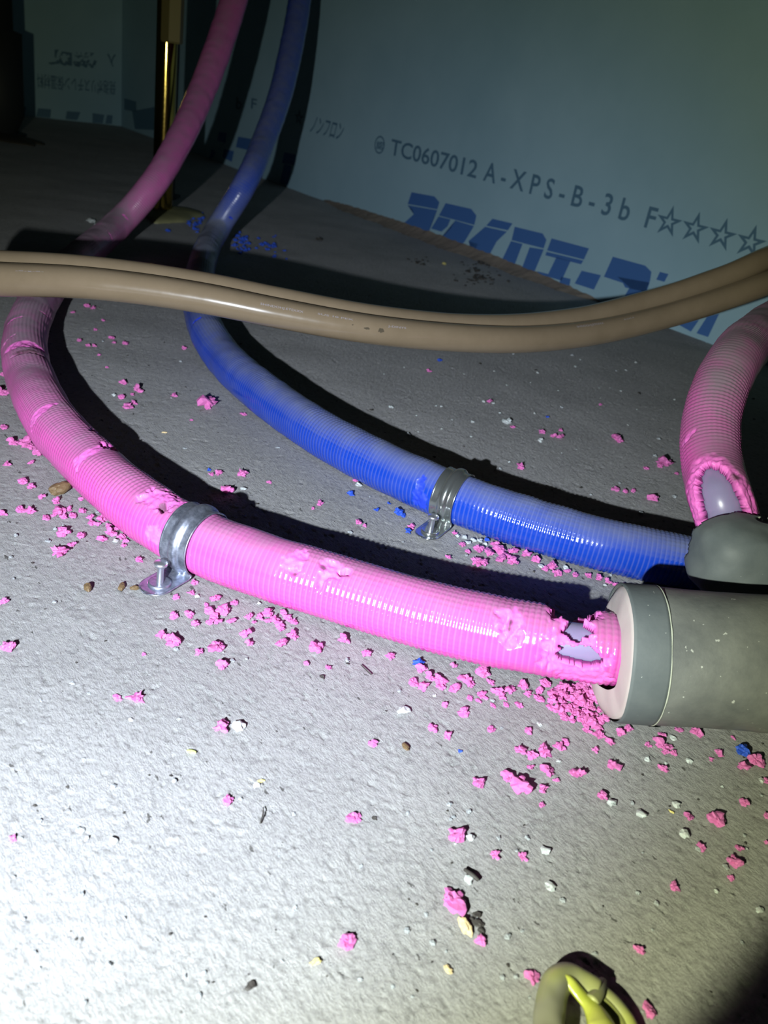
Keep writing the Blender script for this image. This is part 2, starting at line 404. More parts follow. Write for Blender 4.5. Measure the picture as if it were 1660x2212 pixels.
# ------------------------------------------------------------------ insulated pipes
PITCH = .0033; NT_ = 144; NC = 36; RR = .0198
def sleeve(tube, patches, holes, amp=.00075, dust=None, grime_shades=()):
    s, th = tube.s[:, None], tube.th[None, :]
    ringp = np.abs(np.sin(np.pi * s / PITCH)) ** 1.3
    cell = np.abs(np.sin(NC * th / 2)) ** 1.2
    hi = 1 - .85 * np.clip((tube.P[:, 2:3] - .05) / .08, 0, 1) * (1 if len(tube.P) > 900 else 0)
    rel = hi * amp * ringp * (.55 + .45 * cell)
    S0 = tube.surf(np.full((len(tube.P), tube.nt), tube.r))
    n_big = vnoise(S0, .013, 21); n_sm = vnoise(S0, .0022, 22); n_md = vnoise(S0, .005, 23)
    wear = np.clip(.75 + 1.1 * vnoise(S0, .03, 24), .25, 1)
    rad = tube.r + rel * wear - amp * .5 + n_big * .0004
    foam = np.zeros_like(rad)
    def field(px, py, ls, lt, ang=0.0, rag=.35, back=0.0):
        i, j = tube.locate(px, py)
        if back:
            g = lambda q: (CAM - tube.P[i]) @ tube.dir[i, (j + q) % tube.nt]
            j = (j + int(round(back / 1000 / tube.r / (tube.th[1])) * (1 if g(3) < g(-3) else -1))) % tube.nt
        ds_ = (tube.s - tube.s[i])[:, None] * 1000
        dt = ((th - tube.th[j] + np.pi) % (2 * np.pi) - np.pi) * tube.r * 1000
        c_, s_ = math.cos(math.radians(ang)), math.sin(math.radians(ang))
        a = ds_ * c_ + dt * s_; b = -ds_ * s_ + dt * c_
        return np.sqrt((a / ls) ** 2 + (b / lt) ** 2) + n_sm * rag + n_md * rag * .8
    for p in patches:
        px, py, ls, lt, depth = p[:5]; ang = p[5] if len(p) > 5 else 0; rag = p[6] if len(p) > 6 else .35
        d = field(px, py, ls, lt, ang, rag); mk = np.clip((1.08 - d) / .16, 0, 1)
        foam = np.maximum(foam, mk)
        rad = rad * (1 - mk) + mk * (tube.r - depth / 1000 * np.clip((1.2 - d) * 2, 0, 1) + n_sm * .0007 + n_md * .0007)
    keep = np.ones_like(rad, bool)
    for p in holes:
        d = field(*p[:2], *p[2:4], p[4] if len(p) > 4 else 0, p[5] if len(p) > 5 else .3, p[6] if len(p) > 6 else 0)
        mk = np.clip((1.35 - d) / .2, 0, 1); foam = np.maximum(foam, mk)
        rad = rad * (1 - mk) + mk * (tube.r - .0012 * mk + n_sm * .0010 + n_md * .0006)
        keep &= d > 1
    rad = rad * (1 + .19 * np.clip((S0[..., 2] - .10) / .18, 0, 1) * (1 if len(tube.P) > 900 else 0))
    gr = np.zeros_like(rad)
    for p in grime_shades:
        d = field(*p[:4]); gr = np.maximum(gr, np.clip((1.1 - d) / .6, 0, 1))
    du = np.clip(.08 * n_big, 0, 1) + (dust(tube, S0) if dust is not None else 0)
    crest = np.clip(1 - ringp * 2.2, 0, 1) * (1 - foam) * hi
    return rad, foam, keep, du, gr, crest
def sleeve_obj(name, tube, data, material, r_in=.0128):
    rad, foam, keep, du, gr, crest = data; V = tube.surf(rad); a, b = rad.shape
    f = grid_faces(a, b, True); fk = keep.ravel()[f].all(1)
    kept = f[fk]; verts = [V.reshape(-1, 3)]; F_ = kept.tolist()
    if not fk.all():
        gone = f[~fk]; lo, hi = gone.min() // b - 30, gone.max() // b + 30; lo, hi = max(lo, 0), min(hi, a - 1)
        base_ = a * b - lo * b
        inner = tube.P[lo:hi + 1, None] + tube.dir[lo:hi + 1] * r_in
        verts.append(inner.reshape(-1, 3))
        sel = kept[(kept.min(1) >= lo * b) & (kept.max(1) < (hi + 1) * b)]
        F_ += (sel[:, ::-1] + base_).tolist()
        cnt = {}
        for q in kept[(kept.min(1) >= (lo + 1) * b) & (kept.max(1) < hi * b)]:
            for e in range(4): cnt[(q[e], q[(e + 1) % 4])] = 1
        gs = set()
        for q in gone:
            for e in range(4): gs.add((q[e], q[(e + 1) % 4]))
        ne = 0; extra = []; start = a * b + inner.shape[0] * b
        for (p, q) in list(cnt):
            if (q, p) in gs: F_.append([q, p, p + base_, q + base_])
    VV = np.vstack(verts); pad = len(VV) - a * b
    ext = lambda x, v: np.r_[x.ravel(), np.full(pad, v)]
    return make(name, VV, F_, material, attrs={'foam': ext(foam, 1.0), 'dust': ext(du, 0.0), 'grime_shade': ext(gr, 0.0), 'crest': ext(crest, 0.0)})

pinkA = Tube([(548, -130, 1.52, 0), (515, -30, 1.48, 0), (487, 60, 1.44, 0), (438, 195, 1.37, 0), (385, 310, 1.29, 0), (330, 400, 1.24, 0), (262, 478, .046), (185, 545, .030), (116, 606, .026), (70, 680, .021), (53, 745, .0195), (68, 825, .0195), (118, 920, .0195),
    (193, 1000, .0195), (290, 1085, .0195), (400, 1155, .0195), (560, 1218, .0200), (760, 1280, .022), (960, 1338, .026), (1150, 1378, .031), (1330, 1402, .036), (1480, 1418, .037)], PITCH / 4, NT_, RR)
blueA = Tube([(668, -130, 1.70, 0), (652, -30, 1.66, 0), (638, 60, 1.62, 0), (607, 200, 1.53, 0), (572, 300, 1.44, 0), (528, 400, 1.34, 0), (472, 492, .036), (440, 560, .024), (430, 640, .0205), (447, 715, .0195), (500, 790, .0195), (585, 862, .0195), (700, 940, .0195), (820, 1003, .0195),
    (960, 1066, .0195), (1120, 1123, .0195), (1300, 1175, .0195), (1480, 1215, .0195), (1600, 1237, .0195)], PITCH / 4, NT_, RR * .97)
pinkB = Tube([(1790, 650, .160), (1710, 678, .152), (1640, 722, .150), (1585, 785, .143), (1548, 860, .125), (1535, 940, .107), (1542, 1020, .093), (1560, 1085, .084), (1583, 1150, .064), (1606, 1206, .053)], PITCH / 4, NT_, RR)

dA = sleeve(pinkA, [(54, 742, 8, 21, 1.0, 0, .10), (90, 885, 4.2, 13, .5, -12), (72, 905, 3, 8, .4, -20), (200, 975, 4, 15, .6, -8), (215, 935, 6, 7, 1.6), (243, 965, 8, 8, 2.6), (178, 985, 3, 9, .6),
    (345, 1075, 12, 12, 1.5), (352, 1092, 3.5, 4, 6.5, 0, .5), (372, 1075, 8, 5, .8), (640, 1212, 7, 8, .8), (638, 1240, 2.2, 4, 3.5, 0, .5), (340, 1160, 10, 6, .8), (395, 1090, 5, 6, .6),
    (722, 1232, 11, 6, 2.2), (742, 1235, 4, 2.5, 4.5, 0, .5), (700, 1245, 2.5, 6, 3.0, 0, .5), (1105, 1350, 8, 11, 1.4), (1096, 1348, 1.2, 7, 4.0, 12, .35), (1112, 1370, 1.1, 8, 3.5, 25, .35), (1235, 1420, 14, 17, 1.2), (1190, 1425, 1.2, 9, 3, 0, .4), (1275, 1455, 10, 8, 1),
    (28, 690, 1.6, 8, .5, -20), (15, 735, 1.6, 9, .5, -25), (98, 680, .9, 8, 3.0, -30, .1), (272, 468, 3.0, 5, .8), (240, 510, 2.0, 5, .8), (62, 759, 2.4, 17, 6.0, 0, .12)],
    [(1252, 1422, 11, 6, 8, .22), (1243, 1330, 13, 17.0, 0, .18, 14), (1252, 1354, 7, 7, 0, .25)],
    dust=lambda t, S: .62 * np.clip((S[..., 1] - .48) / .35, 0, 1) * np.clip(1.4 - S[..., 2] / .12, .35, 1), grime_shades=[(700, 1225, 3, 2), (352, 1090, 3.5, 3), (638, 1240, 2, 2), (742, 1236, 3, 1.5), (1098, 1350, 1.3, 6), (62, 757, 2.6, 16)])  # last entry paints the slit groove's shadow dark; the others are dark specks
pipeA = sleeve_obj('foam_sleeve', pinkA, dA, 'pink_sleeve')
dB = sleeve(blueA, [(905, 1060, 3.5, 12, .5), (912, 1085, 3, 8, .5), (425, 690, 2.5, 7, .5), (500, 470, 1.5, 5, .6)], [], amp=.0006,
    dust=lambda t, S: .6 * np.clip((S[..., 1] - .8) / .4, 0, 1) * np.clip(1.5 - S[..., 2] / .09, .12, 1))
pipeB = sleeve_obj('foam_sleeve', blueA, dB, 'blue_sleeve')
dC = sleeve(pinkB, [(1482, 948, 2.2, 9, .5, -20, .2), (1530, 1040, 7, 11, 1.0), (1570, 1030, 6, 10, 1.2), (1520, 1100, 14, 7, 1.2), (1520, 1140, 9, 7, 1.0), (1618, 1075, 8, 6, 1.4), (1500, 1110, 12, 4, .8)], [(1583, 1165, 30, 18, 0, .08), (1604, 1205, 34, 18, 0, .08)],
    dust=lambda t, S: .5 * np.clip((S[..., 2] - .09) / .05, 0, 1), grime_shades=[(1590, 1022, 1.8, 6), (1512, 1092, 1.5, 1.5), (1516, 1112, 1.2, 2)])
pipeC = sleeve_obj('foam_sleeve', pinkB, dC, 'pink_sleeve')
def pipe_thing(name, sleeve_o, tube, label, inner_r=.0118, group=None):
    c = tube.P[len(tube.P) // 2]; r = root(name, (c[0], c[1], 0)); adopt(r, sleeve_o)
    t2 = Tube.__new__(Tube); k = slice(0, None, 6); t2.P = tube.P[k]; t2.nt = 48; t2.th = np.arange(48) * 2 * np.pi / 48; t2.s = tube.s[k]
    t2.dir = np.cos(t2.th)[None, :, None] * tube.N[k][:, None] + np.sin(t2.th)[None, :, None] * tube.B[k][:, None]
    o = tube_obj('water_pipe', t2, np.full((len(t2.P), 48), inner_r), 'inner_pipe'); adopt(r, o); o['label'] = 'smooth milky plastic pipe inside the foam'
    tag(r, label, 'pipe'); return r
pipe_thing('insulated_pipe', pipeA, pinkA, 'long pink foam-wrapped pipe curving over the left floor into the big grey duct')
pipe_thing('insulated_pipe', pipeB, blueA, 'blue foam-wrapped pipe curving down and across the floor under the beige hoses')
pipe_thing('insulated_pipe', pipeC, pinkB, 'short pink foam-wrapped pipe arching at the right edge into the torn grey wrap', inner_r=.0125)

# ------------------------------------------------------------------ beige hoses
c1 = [(-160, 597, .118), (0, 604, .113), (150, 609, .110), (300, 624, .108), (450, 647, .105), (600, 677, .101), (800, 712, .097), (1000, 731, .095), (1150, 733, .096), (1300, 716, .104), (1430, 686, .120), (1550, 650, .142), (1660, 611, .165), (1800, 552, .19)]
hose1 = Tube(c1, .002, 64, .0124)
off = []
P1 = hose1.P; T1 = hose1.T
px = proj(P1)[:, 0]
upo = np.interp(px, [-160, 0, 600, 1000, 1300, 1660, 1800], [.004, .004, .004, .003, .006, .017, .019])
back = np.cross(UP, T1); back /= np.linalg.norm(back, axis=1)[:, None]
back *= np.sign(back[:, 1])[:, None]
P2 = P1 + UP * upo[:, None] + back * np.sqrt(.0250 ** 2 - upo ** 2)[:, None]
class _T(Tube):
    def __init__(s, P, nt, r):
        s.P = smooth_path(P.copy(), 20); s.s = np.r_[0, np.cumsum(np.linalg.norm(np.diff(s.P, axis=0), axis=1))]; s.T, s.N, s.B = frames(s.P); s.nt = nt; s.r = r
        s.th = np.arange(nt) * 2 * np.pi / nt; s.dir = np.cos(s.th)[None, :, None] * s.N[:, None] + np.sin(s.th)[None, :, None] * s.B[:, None]
hose2 = _T(P2, 64, .0122)
h1 = tube_obj('beige_hose', hose1, np.full((len(hose1.P), 64), .0124), 'beige_plastic')
tag(h1, 'front one of two beige plastic hoses sagging across the picture, with faint white print', 'hose', 'pair of beige hoses')
h2 = tube_obj('beige_hose', hose2, np.full((len(hose2.P), 64), .0122), 'beige_plastic')
tag(h2, 'beige plastic hose running behind and along the front hose, nearer the wall', 'hose', 'pair of beige hoses')
def print_on(tube, parent, body, px0, py0, length, height, material='print_white', bold=.0):
    i, j = tube.locate(px0, py0); V, Fc = text_mesh(body, bold); V[:, 0] -= V[:, 0].min()
    sx = length / V[:, 0].max(); sy = height / .73
    ps = proj(tube.P); sg = 1 if ps[-1, 0] > ps[0, 0] else -1
    st = tube.s[i] + sg * V[:, 0] * sx
    # up direction around the tube
    up_s = 1 if proj(tube.P[i] + tube.dir[i, (j + 2) % tube.nt] * tube.r)[1] < proj(tube.P[i] + tube.dir[i, j] * tube.r)[1] else -1
    th = tube.th[j] + up_s * V[:, 1] * sy / tube.r
    out = []
    for a, t_ in zip(st, th):
        c = [np.interp(a, tube.s, tube.P[:, q]) for q in range(3)]; N = np.array([np.interp(a, tube.s, tube.N[:, q]) for q in range(3)]); B = np.array([np.interp(a, tube.s, tube.B[:, q]) for q in range(3)])
        out.append(tuple(np.array(c) + (N * math.cos(t_) + B * math.sin(t_)) * (tube.r + .0001)))
    o = make('printed_lettering', out, Fc, material, parent, smooth=False)
    return o
print_on(hose1, h1, 'SHINDOHJ.ETDIXX', 1245, 710, .034, .0024)
print_on(hose1, h1, 'SHINDOHJ.ETDIXX', 556, 656, .036, .0020)
print_on(hose1, h1, 'SUS 10 PEX', 684, 679, .030, .0016)
print_on(hose1, h1, 'J-DINYS', 832, 706, .016, .0018)
print_on(hose1, h1, 'KCH II', 1352, 689, .012, .0016)
print_on(hose1, h1, '-=-x-=-', 40, 584, .022, .0014)
def smear(tube, parent, px_, py_, ls, lt):
    i, j = tube.locate(px_, py_); V, Fc = [], []
    n = 16
    for q in range(n):
        a = q * 2 * math.pi / n; rr_ = .6 + .5 * random.random(); V.append((ls * rr_ * math.cos(a), lt * rr_ * math.sin(a)))
    ii = lambda s_: int(np.clip(i + s_ / .002, 0, len(tube.P) - 1))
    out = []
    for x, y in V:
        f_ = i + x / .002; k0 = int(f_); w = f_ - k0; c = tube.P[k0] * (1 - w) + tube.P[k0 + 1] * w; t_ = tube.th[j] + y / tube.r
        out.append(tuple(c + (tube.N[k0] * math.cos(t_) + tube.B[k0] * math.sin(t_)) * (tube.r + .00012)))
    return make('dirt_mark', out, [list(range(n))], 'smudge', parent, smooth=False)
smear(hose1, h1, 800, 711, .0035, .0012); smear(hose1, h1, 817, 714, .003, .0022); smear(hose1, h1, 769, 704, .0008, .0006)

# ------------------------------------------------------------------ grey duct with white core
duct = Tube([(1334, 1408, .0368), (1450, 1417, .0402), (1570, 1426, .0445), (1680, 1433, .0480), (1800, 1440, .0525), (1900, 1447, .056)], .0015, 120, .0368)
S0 = duct.surf(np.full((len(duct.P), 120), .0368))
rad = .0368 + vnoise(S0, .04, 31) * .0007 + vnoise(S0, .012, 32) * .00025
rt = root('grey_duct', (duct.P[len(duct.P) // 2][0], duct.P[len(duct.P) // 2][1], 0))
sh = tube_obj('duct_jacket', duct, rad, 'grey_wrap', caps=False); adopt(rt, sh)
def shell_piece(name, tube, s0, s1, r0, th_fn, material, edge=0.0, jag=0.0, n=24):
    """band on a tube from s0(theta) to s1(theta)"""
    V = []; m_ = tube.nt
    for j in range(m_):
        th = tube.th[j]; a, b = s0(th), s1(th)
        for k_ in range(n):
            s_ = a + (b - a) * k_ / (n - 1); i0 = s_ / tube.ds; i0c = max(0.0, min(i0, len(tube.P) - 2.0)); q = int(i0c); w = i0c - q
            c = tube.P[q] * (1 - w) + tube.P[q + 1] * w + (tube.T[0] * (s_ if s_ < 0 else 0))
            d_ = tube.dir[q, j]; rr_ = th_fn(k_ / (n - 1), th); V.append(tuple(c + d_ * rr_))
    Fc = []
    for j in range(m_):
        for k_ in range(n - 1): Fc.append([j * n + k_, ((j + 1) % m_) * n + k_, ((j + 1) % m_) * n + k_ + 1, j * n + k_ + 1])
    return make(name, V, Fc, material)
wob = lambda th, s, sd: vnoise(np.array([math.cos(th) * s, math.sin(th) * s, sd * 1.7]), 1.0, sd)
upang = math.degrees(math.atan2(float(UP @ duct.B[5]), float(UP @ duct.N[5])))
def rel_up(th): return math.cos(th - math.radians(upang))
tb = shell_piece('tape_band', duct, lambda th: -.0006 + .0008 * wob(th, 2, 5), lambda th: .0185 + .0006 * wob(th, 2, 6), .0375,
    lambda t, th: .0371 + (.0005 if .02 < t < .98 else -.0002), 'grey_tape'); adopt(rt, tb)
te = shell_piece('tape_edge', duct, lambda th: .0184, lambda th: .0190 + .0003 * wob(th, 5, 7), .0375, lambda t, th: .0373 + .0004 * math.sin(math.pi * t), 'tape_edge', n=4); adopt(rt, te)
def core_end(th):
    return -.0025 - .0075 * max(0, -rel_up(th - .55)) ** 1.2 - .0012 * wob(th, 2, 9)
co = shell_piece('foam_core', duct, core_end, lambda th: .02, .0355,
    lambda t, th: (.0205 + .0145 * min(1, t * 8) ** .5 if t < .125 else .0355), 'white_core', n=25); adopt(rt, co)
co['label'] = 'white foam core with a ragged edge at the open end'
# overlap flap of tape on top of the band
V = []; i0 = 0
for a in np.linspace(.9, 2.35, 30):
    for k_ in range(8):
        s_ = .0165 + (.0075) * k_ / 7; q = int(s_ / duct.ds); th = a
        d_ = duct.N[q] * math.cos(th) + duct.B[q] * math.sin(th); V.append(tuple(duct.P[q] + duct.T[q] * (s_ - q * duct.ds) + d_ * (.03775 + (.0002 if 0 < k_ < 7 else -.0006))))
fl = make('tape_flap', V, grid_faces(30, 8), 'grey_tape'); adopt(rt, fl)
tag(rt, 'fat grey jacketed duct at the right edge with taped open end and white core', 'duct')

# torn grey wrap behind it, taking the pink and the blue pipe
def lobe():
    c = at(1622, 1205, .060); ex = np.array(R[:, 0]); ex = ex - UP * ex[2]; ex /= np.linalg.norm(ex)
    ey = np.cross(UP, ex); a, b, h_ = .038, .029, .0265
    nu, nv = 120, 60; V, keep = [], []
    for i in range(nu):
        u = 2 * math.pi * i / nu
        for j in range(nv):
            v = -1.45 + (2.95) * j / (nv - 1)
            cu, su, cv, sv = math.cos(u), math.sin(u), math.cos(v), math.sin(v)
            sg = lambda x, e: math.copysign(abs(x) ** e, x)
            ax = a * (1.9 if cu > 0 else 1.0)
            p = c + ex * (ax * sg(cu, .9) * sg(cv, .75)) + ey * (b * sg(su, .9) * sg(cv, .75)) + UP * (h_ * sg(sv, .85))
            p = p + (p - c) * (.07 * vnoise(p, .03, 41) + .05 * (1 - 2 * abs(float(vnoise(p, .021, 45)))) + .02 * vnoise(p, .008, 42))
            V.append(p)
    V = np.array(V).reshape(nu, nv, 3); q = proj(V)
    rag = .0022 * vnoise(V, .007, 43) + .0014 * vnoise(V, .0028, 44)
    back_ = (V - c) @ ey * (1 if ey[1] > 0 else -1)
    f = grid_faces(nu, nv); last = np.stack([np.full(nv - 1, nu - 1) * nv + np.arange(nv - 1), np.full(nv - 1, nu - 1) * nv + np.arange(1, nv), np.arange(1, nv), np.arange(nv - 1)], -1)
    f = np.vstack([f, last]); k_ = ((back_ < .006 + rag) | (V[..., 2] < c[2] - .012)).ravel(); f = f[k_[f].all(1)]
    o = make('torn_wrap', V.reshape(-1, 3), f, 'grey_tape'); o.data.materials.append(MATS['tape_edge'])
    md = o.modifiers.new('thick', 'SOLIDIFY'); md.thickness = .0012; md.offset = -1; md.material_offset_rim = 1
    return o
lb = lobe(); tag(lb, 'torn grey sheet wrap behind the duct, open at top around the short pink pipe', 'pipe wrap')

# ------------------------------------------------------------------ pipe clamps
def clamp(tube, px_, py_, width, label, metal, nailm, nail_h, nail_off=.0175):
    i, j = tube.locate(px_, py_); c = tube.P[i].copy(); T = tube.T[i].copy(); T[2] = 0; T /= np.linalg.norm(T)
    S = np.cross(T, UP); 
    if S @ (CAM - c) < 0: S = -S
    r = tube.r + .0011; h0 = c[2]
    prof = []                                     # (side, height, nx, nz)
    for a in np.linspace(205, -50, 52): prof.append((r * math.cos(math.radians(a)), h0 + r * math.sin(math.radians(a))))
    X0 = r * math.cos(math.radians(-50)); prof += [(X0 + .0004, .0022), (X0 + .0020, .0014)]
    nfoot = 14
    for k_ in range(1, nfoot): prof.append((X0 + .0020 + .0285 * k_ / (nfoot - 1), .0012))
    n = 25; V = []; L = len(prof); foot_c = X0 + .0020 + .0285 - width / 2
    for a, (x, z) in enumerate(prof):
        dx, dz = (prof[min(a + 1, L - 1)][0] - prof[max(a - 1, 0)][0], prof[min(a + 1, L - 1)][1] - prof[max(a - 1, 0)][1])
        l = math.hypot(dx, dz) or 1; nx, nz = -dz / l, dx / l
        hw = width / 2
        if x > foot_c and a > L - nfoot: hw = max(.0008, math.sqrt(max(0, (width / 2) ** 2 - (x - foot_c) ** 2)))
        up_part = 1 if a < L - nfoot - 1 else max(0, 1 - (a - (L - nfoot - 1)) / 3)
        for b in range(n):
            w = -1 + 2 * b / (n - 1); rib = .0021 * up_part * math.exp(-((w - .05) / .30) ** 4) 
            lip = .0004 * (abs(w) > .93)
            q = c * np.array([1, 1, 0]) + T * (w * hw) + S * (x + nx * (rib + lip)) + UP * (z + nz * (rib + lip)); V.append(q)
    V = np.array(V); rr_ = root('pipe_clamp', (c[0], c[1], 0))
    st = make('strap', V, grid_faces(L, n), metal); md = st.modifiers.new('thick', 'SOLIDIFY'); md.thickness = .0009; md.offset = 0; adopt(rr_, st)
    fc = c * np.array([1, 1, 0]) + S * (X0 + nail_off)
    def lathe(name, prof_, mt, base, tilt=(0, 0)):
        V, k_ = [], 28
        for rad_, z in prof_:
            for a in range(k_):
                an = a * 2 * math.pi / k_; V.append(base + np.array([rad_ * math.cos(an) + tilt[0] * z, rad_ * math.sin(an) + tilt[1] * z, z]))
        o = make(name, np.array(V), grid_faces(len(prof_), k_, True), mt); adopt(rr_, o); return o
    lathe('washer', [(.0001, .0032), (.003, .0028), (.0060, .0032), (.0068, .0030), (.0070, .0020), (.0070, .0008)], metal, fc)
    nh = nail_h
    lathe('nail', [(.0021, .001), (.0021, nh - .0022), (.0025, nh - .0014), (.0040, nh - .0007), (.0043, nh + .0003), (.0041, nh + .0012), (.0031, nh + .0018), (.0001, nh + .0020)], nailm, fc, (.02, .0))
    tag(rr_, label, 'clamp', 'metal pipe clamps'); return rr_
clamp(pinkA, 402, 1128, .0200, 'dull galvanised clamp strapped over the pink pipe with a raised nail', 'galvanised', 'nail_steel', .0155)
clamp(blueA, 966, 1060, .0185, 'shiny metal clamp strapped over the blue pipe', 'clear_steel', 'nail_steel', .0135)

# ------------------------------------------------------------------ floor posts at the back
def cyl(name, prof_, mt, base, k_=40, flat=False):
    V = []
    for rad_, z in prof_:
        for a in range(k_):
            an = (a + .5) * 2 * math.pi / k_; V.append(base + np.array([rad_ * math.cos(an), rad_ * math.sin(an), z]))
    return make(name, np.array(V), grid_faces(len(prof_), k_, True), mt, smooth=not flat)
pb = at(350, 462)
r = root('floor_post', pb)
a = cyl('post_tube', [(.0185, .004), (.0185, .62)], 'gold_steel', pb, 48); a2 = cyl('turnbuckle', [(.001, .286), (.0175, .286), (.019, .289), (.019, .62)], 'zinc_yellow', pb + np.array([.012, -.012, 0]), 6, True)
b = cyl('base_plate', [(.001, .0065), (.040, .0065), (.042, .005), (.042, 0)], 'gold_steel', pb, 40)
adopt(r, a, a2, b); tag(r, 'yellow zinc-plated steel floor post standing behind the upright pink pipe', 'floor post')
r = root('floor_post', at(348, 440) + np.array([-.02, .09, 0]))
pd = np.array(r.location)
a = cyl('post_tube', [(.019, .004), (.019, .65)], 'dark_steel', pd, 40); b = cyl('base_plate', [(.001, .006), (.035, .006), (.035, 0)], 'dark_steel', pd, 4); adopt(r, a, b)
tag(r, 'dark steel post just left of and behind the yellow floor post', 'floor post')
pe = at(4, 290)
r = root('floor_post', pe)
a = cyl('post_tube', [(.040, .004), (.044, .02), (.058, .05), (.060, .245), (.040, .25), (.040, .75)], 'dark_steel', pe, 32); b = cyl('base_plate', [(.001, .007), (.06, .007), (.06, 0)], 'dark_steel', pe, 32); adopt(r, a, b)
tag(r, 'almost black steel post with a wide collar at the left edge', 'floor post')
def blob(name, c, rx, ry, h, mt, seed, label, cat):
    V = []; nu, nv = 48, 14
    for i in range(nv):
        t = i / (nv - 1)
        for j in range(nu):
            an = j * 2 * math.pi / nu; d = np.array([math.cos(an), math.sin(an), 0])
            k_ = 1 + .28 * vnoise(d * 1.3 + seed, 1.0, seed) + .10 * vnoise(d * 4 + seed, 1.0, seed + 1)
            p = c + np.array([rx * d[0], ry * d[1], 0]) * (math.sin(t * math.pi / 2) * k_) + UP * (h * math.cos(t * math.pi / 2) ** .8 - .001); V.append(p + UP * vnoise(p, .02, seed) * .002 * (1 - t))
    o = make(name, np.array(V), grid_faces(nv, nu, True), mt); return tag(o, label, cat)
blob('glue_puddle', at(372, 466), .045, .085, .012, 'glue', 3, 'hardened yellowish glue puddle around the foot of the yellow post', 'glue')
blob('glue_puddle', at(10, 300), .10, .055, .012, 'glue_dark', 5, 'dark hardened glue lump at the foot of the black post at the left edge', 'glue')

# ------------------------------------------------------------------ yellow rubber strap in the foreground
ys_root = root('rubber_strap', at(1270, 2170))
def strand(name, pts, r0, flat, seed, dusty=0.0, taper=None):
    t = Tube(pts, .0008, 40, r0); S = t.surf(np.full((len(t.P), 40), r0))
    w = np.ones(len(t.P)) if taper is None else np.interp(np.linspace(0, 1, len(t.P)), *taper)
    rad = r0 * w[:, None] * (1 + (flat - 1) * np.abs(np.sin(t.th[None, :] + np.linspace(0, .8, len(t.P))[:, None]))) + vnoise(S, .006, seed) * r0 * .10
    d = np.clip(dusty + .4 * vnoise(S, .008, seed + 5), 0, 1)
    o = tube_obj(name, t, rad, 'yellow_rubber', attrs={'dust': d}); adopt(ys_root, o); return o
strand('rubber_loop', [(1182, 2330, .012), (1184, 2240, .011), (1190, 2170, .010), (1200, 2128, .0095), (1222, 2106, .0085), (1248, 2118, .007), (1268, 2136, .006), (1292, 2150, .006)], .0056, .9, 61, .92)
strand('rubber_band', [(1200, 2106, .0125), (1228, 2110, .0125), (1246, 2140, .0105), (1272, 2168, .0095), (1296, 2205, .009), (1318, 2290, .008)], .0046, .6, 62, .02, ([0, .2, .45, .7, 1], [.4, .6, .75, 1.5, 1.5]))
strand('rubber_band', [(1246, 2110, .007), (1280, 2128, .005), (1312, 2150, .005), (1345, 2180, .0045), (1368, 2222, .004), (1380, 2280, .004)], .0030, .7, 63, .55)
strand('rubber_band', [(1262, 2150, .005), (1300, 2165, .005), (1330, 2195, .0045), (1350, 2240, .004), (1355, 2290, .004)], .0034, .7, 64, .35)
strand('rubber_knot', [(1278, 2165, .010), (1290, 2148, .009), (1298, 2128, .007), (1303, 2118, .005)], .0026, .8, 65, .7, ([0, .5, 1], [1.2, 1, .6]))
tag(ys_root, 'dusty yellow-green rubber strap bent double at the bottom edge of the picture', 'rubber strap')

# ------------------------------------------------------------------ crumbs and litter
def crumb_mesh(seed, sub=3, rag=.5, flat=.75, scale=(1, 1, 1)):
    bm = bmesh.new(); bmesh.ops.create_icosphere(bm, subdivisions=sub, radius=.5)
    P = np.array([v.co[:] for v in bm.verts])
    k_ = 1 + rag * vnoise(P + seed * 3.1, .42, seed) + rag * .7 * vnoise(P + seed, .2, seed + 1) + rag * .45 * vnoise(P, .10, seed + 2); P = P + rag * .16 * np.stack([vnoise(P, .25, seed + q) for q in (5, 6, 7)], -1)
    P = P * k_[:, None] * np.array([scale[0], scale[1], flat * scale[2]])
    P[:, 2] = np.where(P[:, 2] < -.22, -.22 + (P[:, 2] + .22) * .3, P[:, 2]); P[:, 2] -= P[:, 2].min()
    for v, p in zip(bm.verts, P): v.co = p
    me = bpy.data.meshes.new('crumb'); bm.to_mesh(me); bm.free()
    ext = float(max(P[:, 0].max() - P[:, 0].min(), P[:, 1].max() - P[:, 1].min()))
    me.transform(Matrix.Diagonal((1 / ext, 1 / ext, 1 / ext, 1))); return me
MESH = {}
def variants(kind, material, n, **kw):
    out = []
    for i in range(n):
        me = crumb_mesh(hash(kind) % 50 * 0 + len(MESH) * 13 + i * 7 + 1, **kw); me.materials.append(MATS[material]); out.append(me)
    MESH[kind] = out
variants('pink_foam_crumb', 'pink_foam', 12, rag=.75, flat=.7)
variants('blue_foam_crumb', 'blue_foam', 5, rag=.75, flat=.7)
variants('white_foam_crumb', 'white_foam', 6, rag=.55, flat=.6, sub=2)
variants('grey_grit', 'grey_chip', 5, rag=.5, flat=.6, sub=2)
variants('dark_grit', 'dark_chip', 5, rag=.6, flat=.45, sub=2)
variants('brown_dropping', 'brown_chip', 3, rag=.25, flat=.5, scale=(1, .5, 1))
variants('yellow_flake', 'yellow_chip', 3, rag=.5, flat=.35, scale=(1, .55, 1))
variants('straw_flake', 'straw_chip', 3, rag=.4, flat=.4, scale=(1, .5, 1))
variants('lime_flake', 'lime_chip', 2, rag=.3, flat=.3, scale=(1, .5, 1))
CATS = {'pink_foam_crumb': 'foam crumb', 'blue_foam_crumb': 'foam crumb', 'white_foam_crumb': 'foam crumb', 'grey_grit': 'grit', 'dark_grit': 'grit', 'brown_dropping': 'dropping', 'yellow_flake': 'flake', 'straw_flake': 'flake', 'lime_flake': 'flake'}
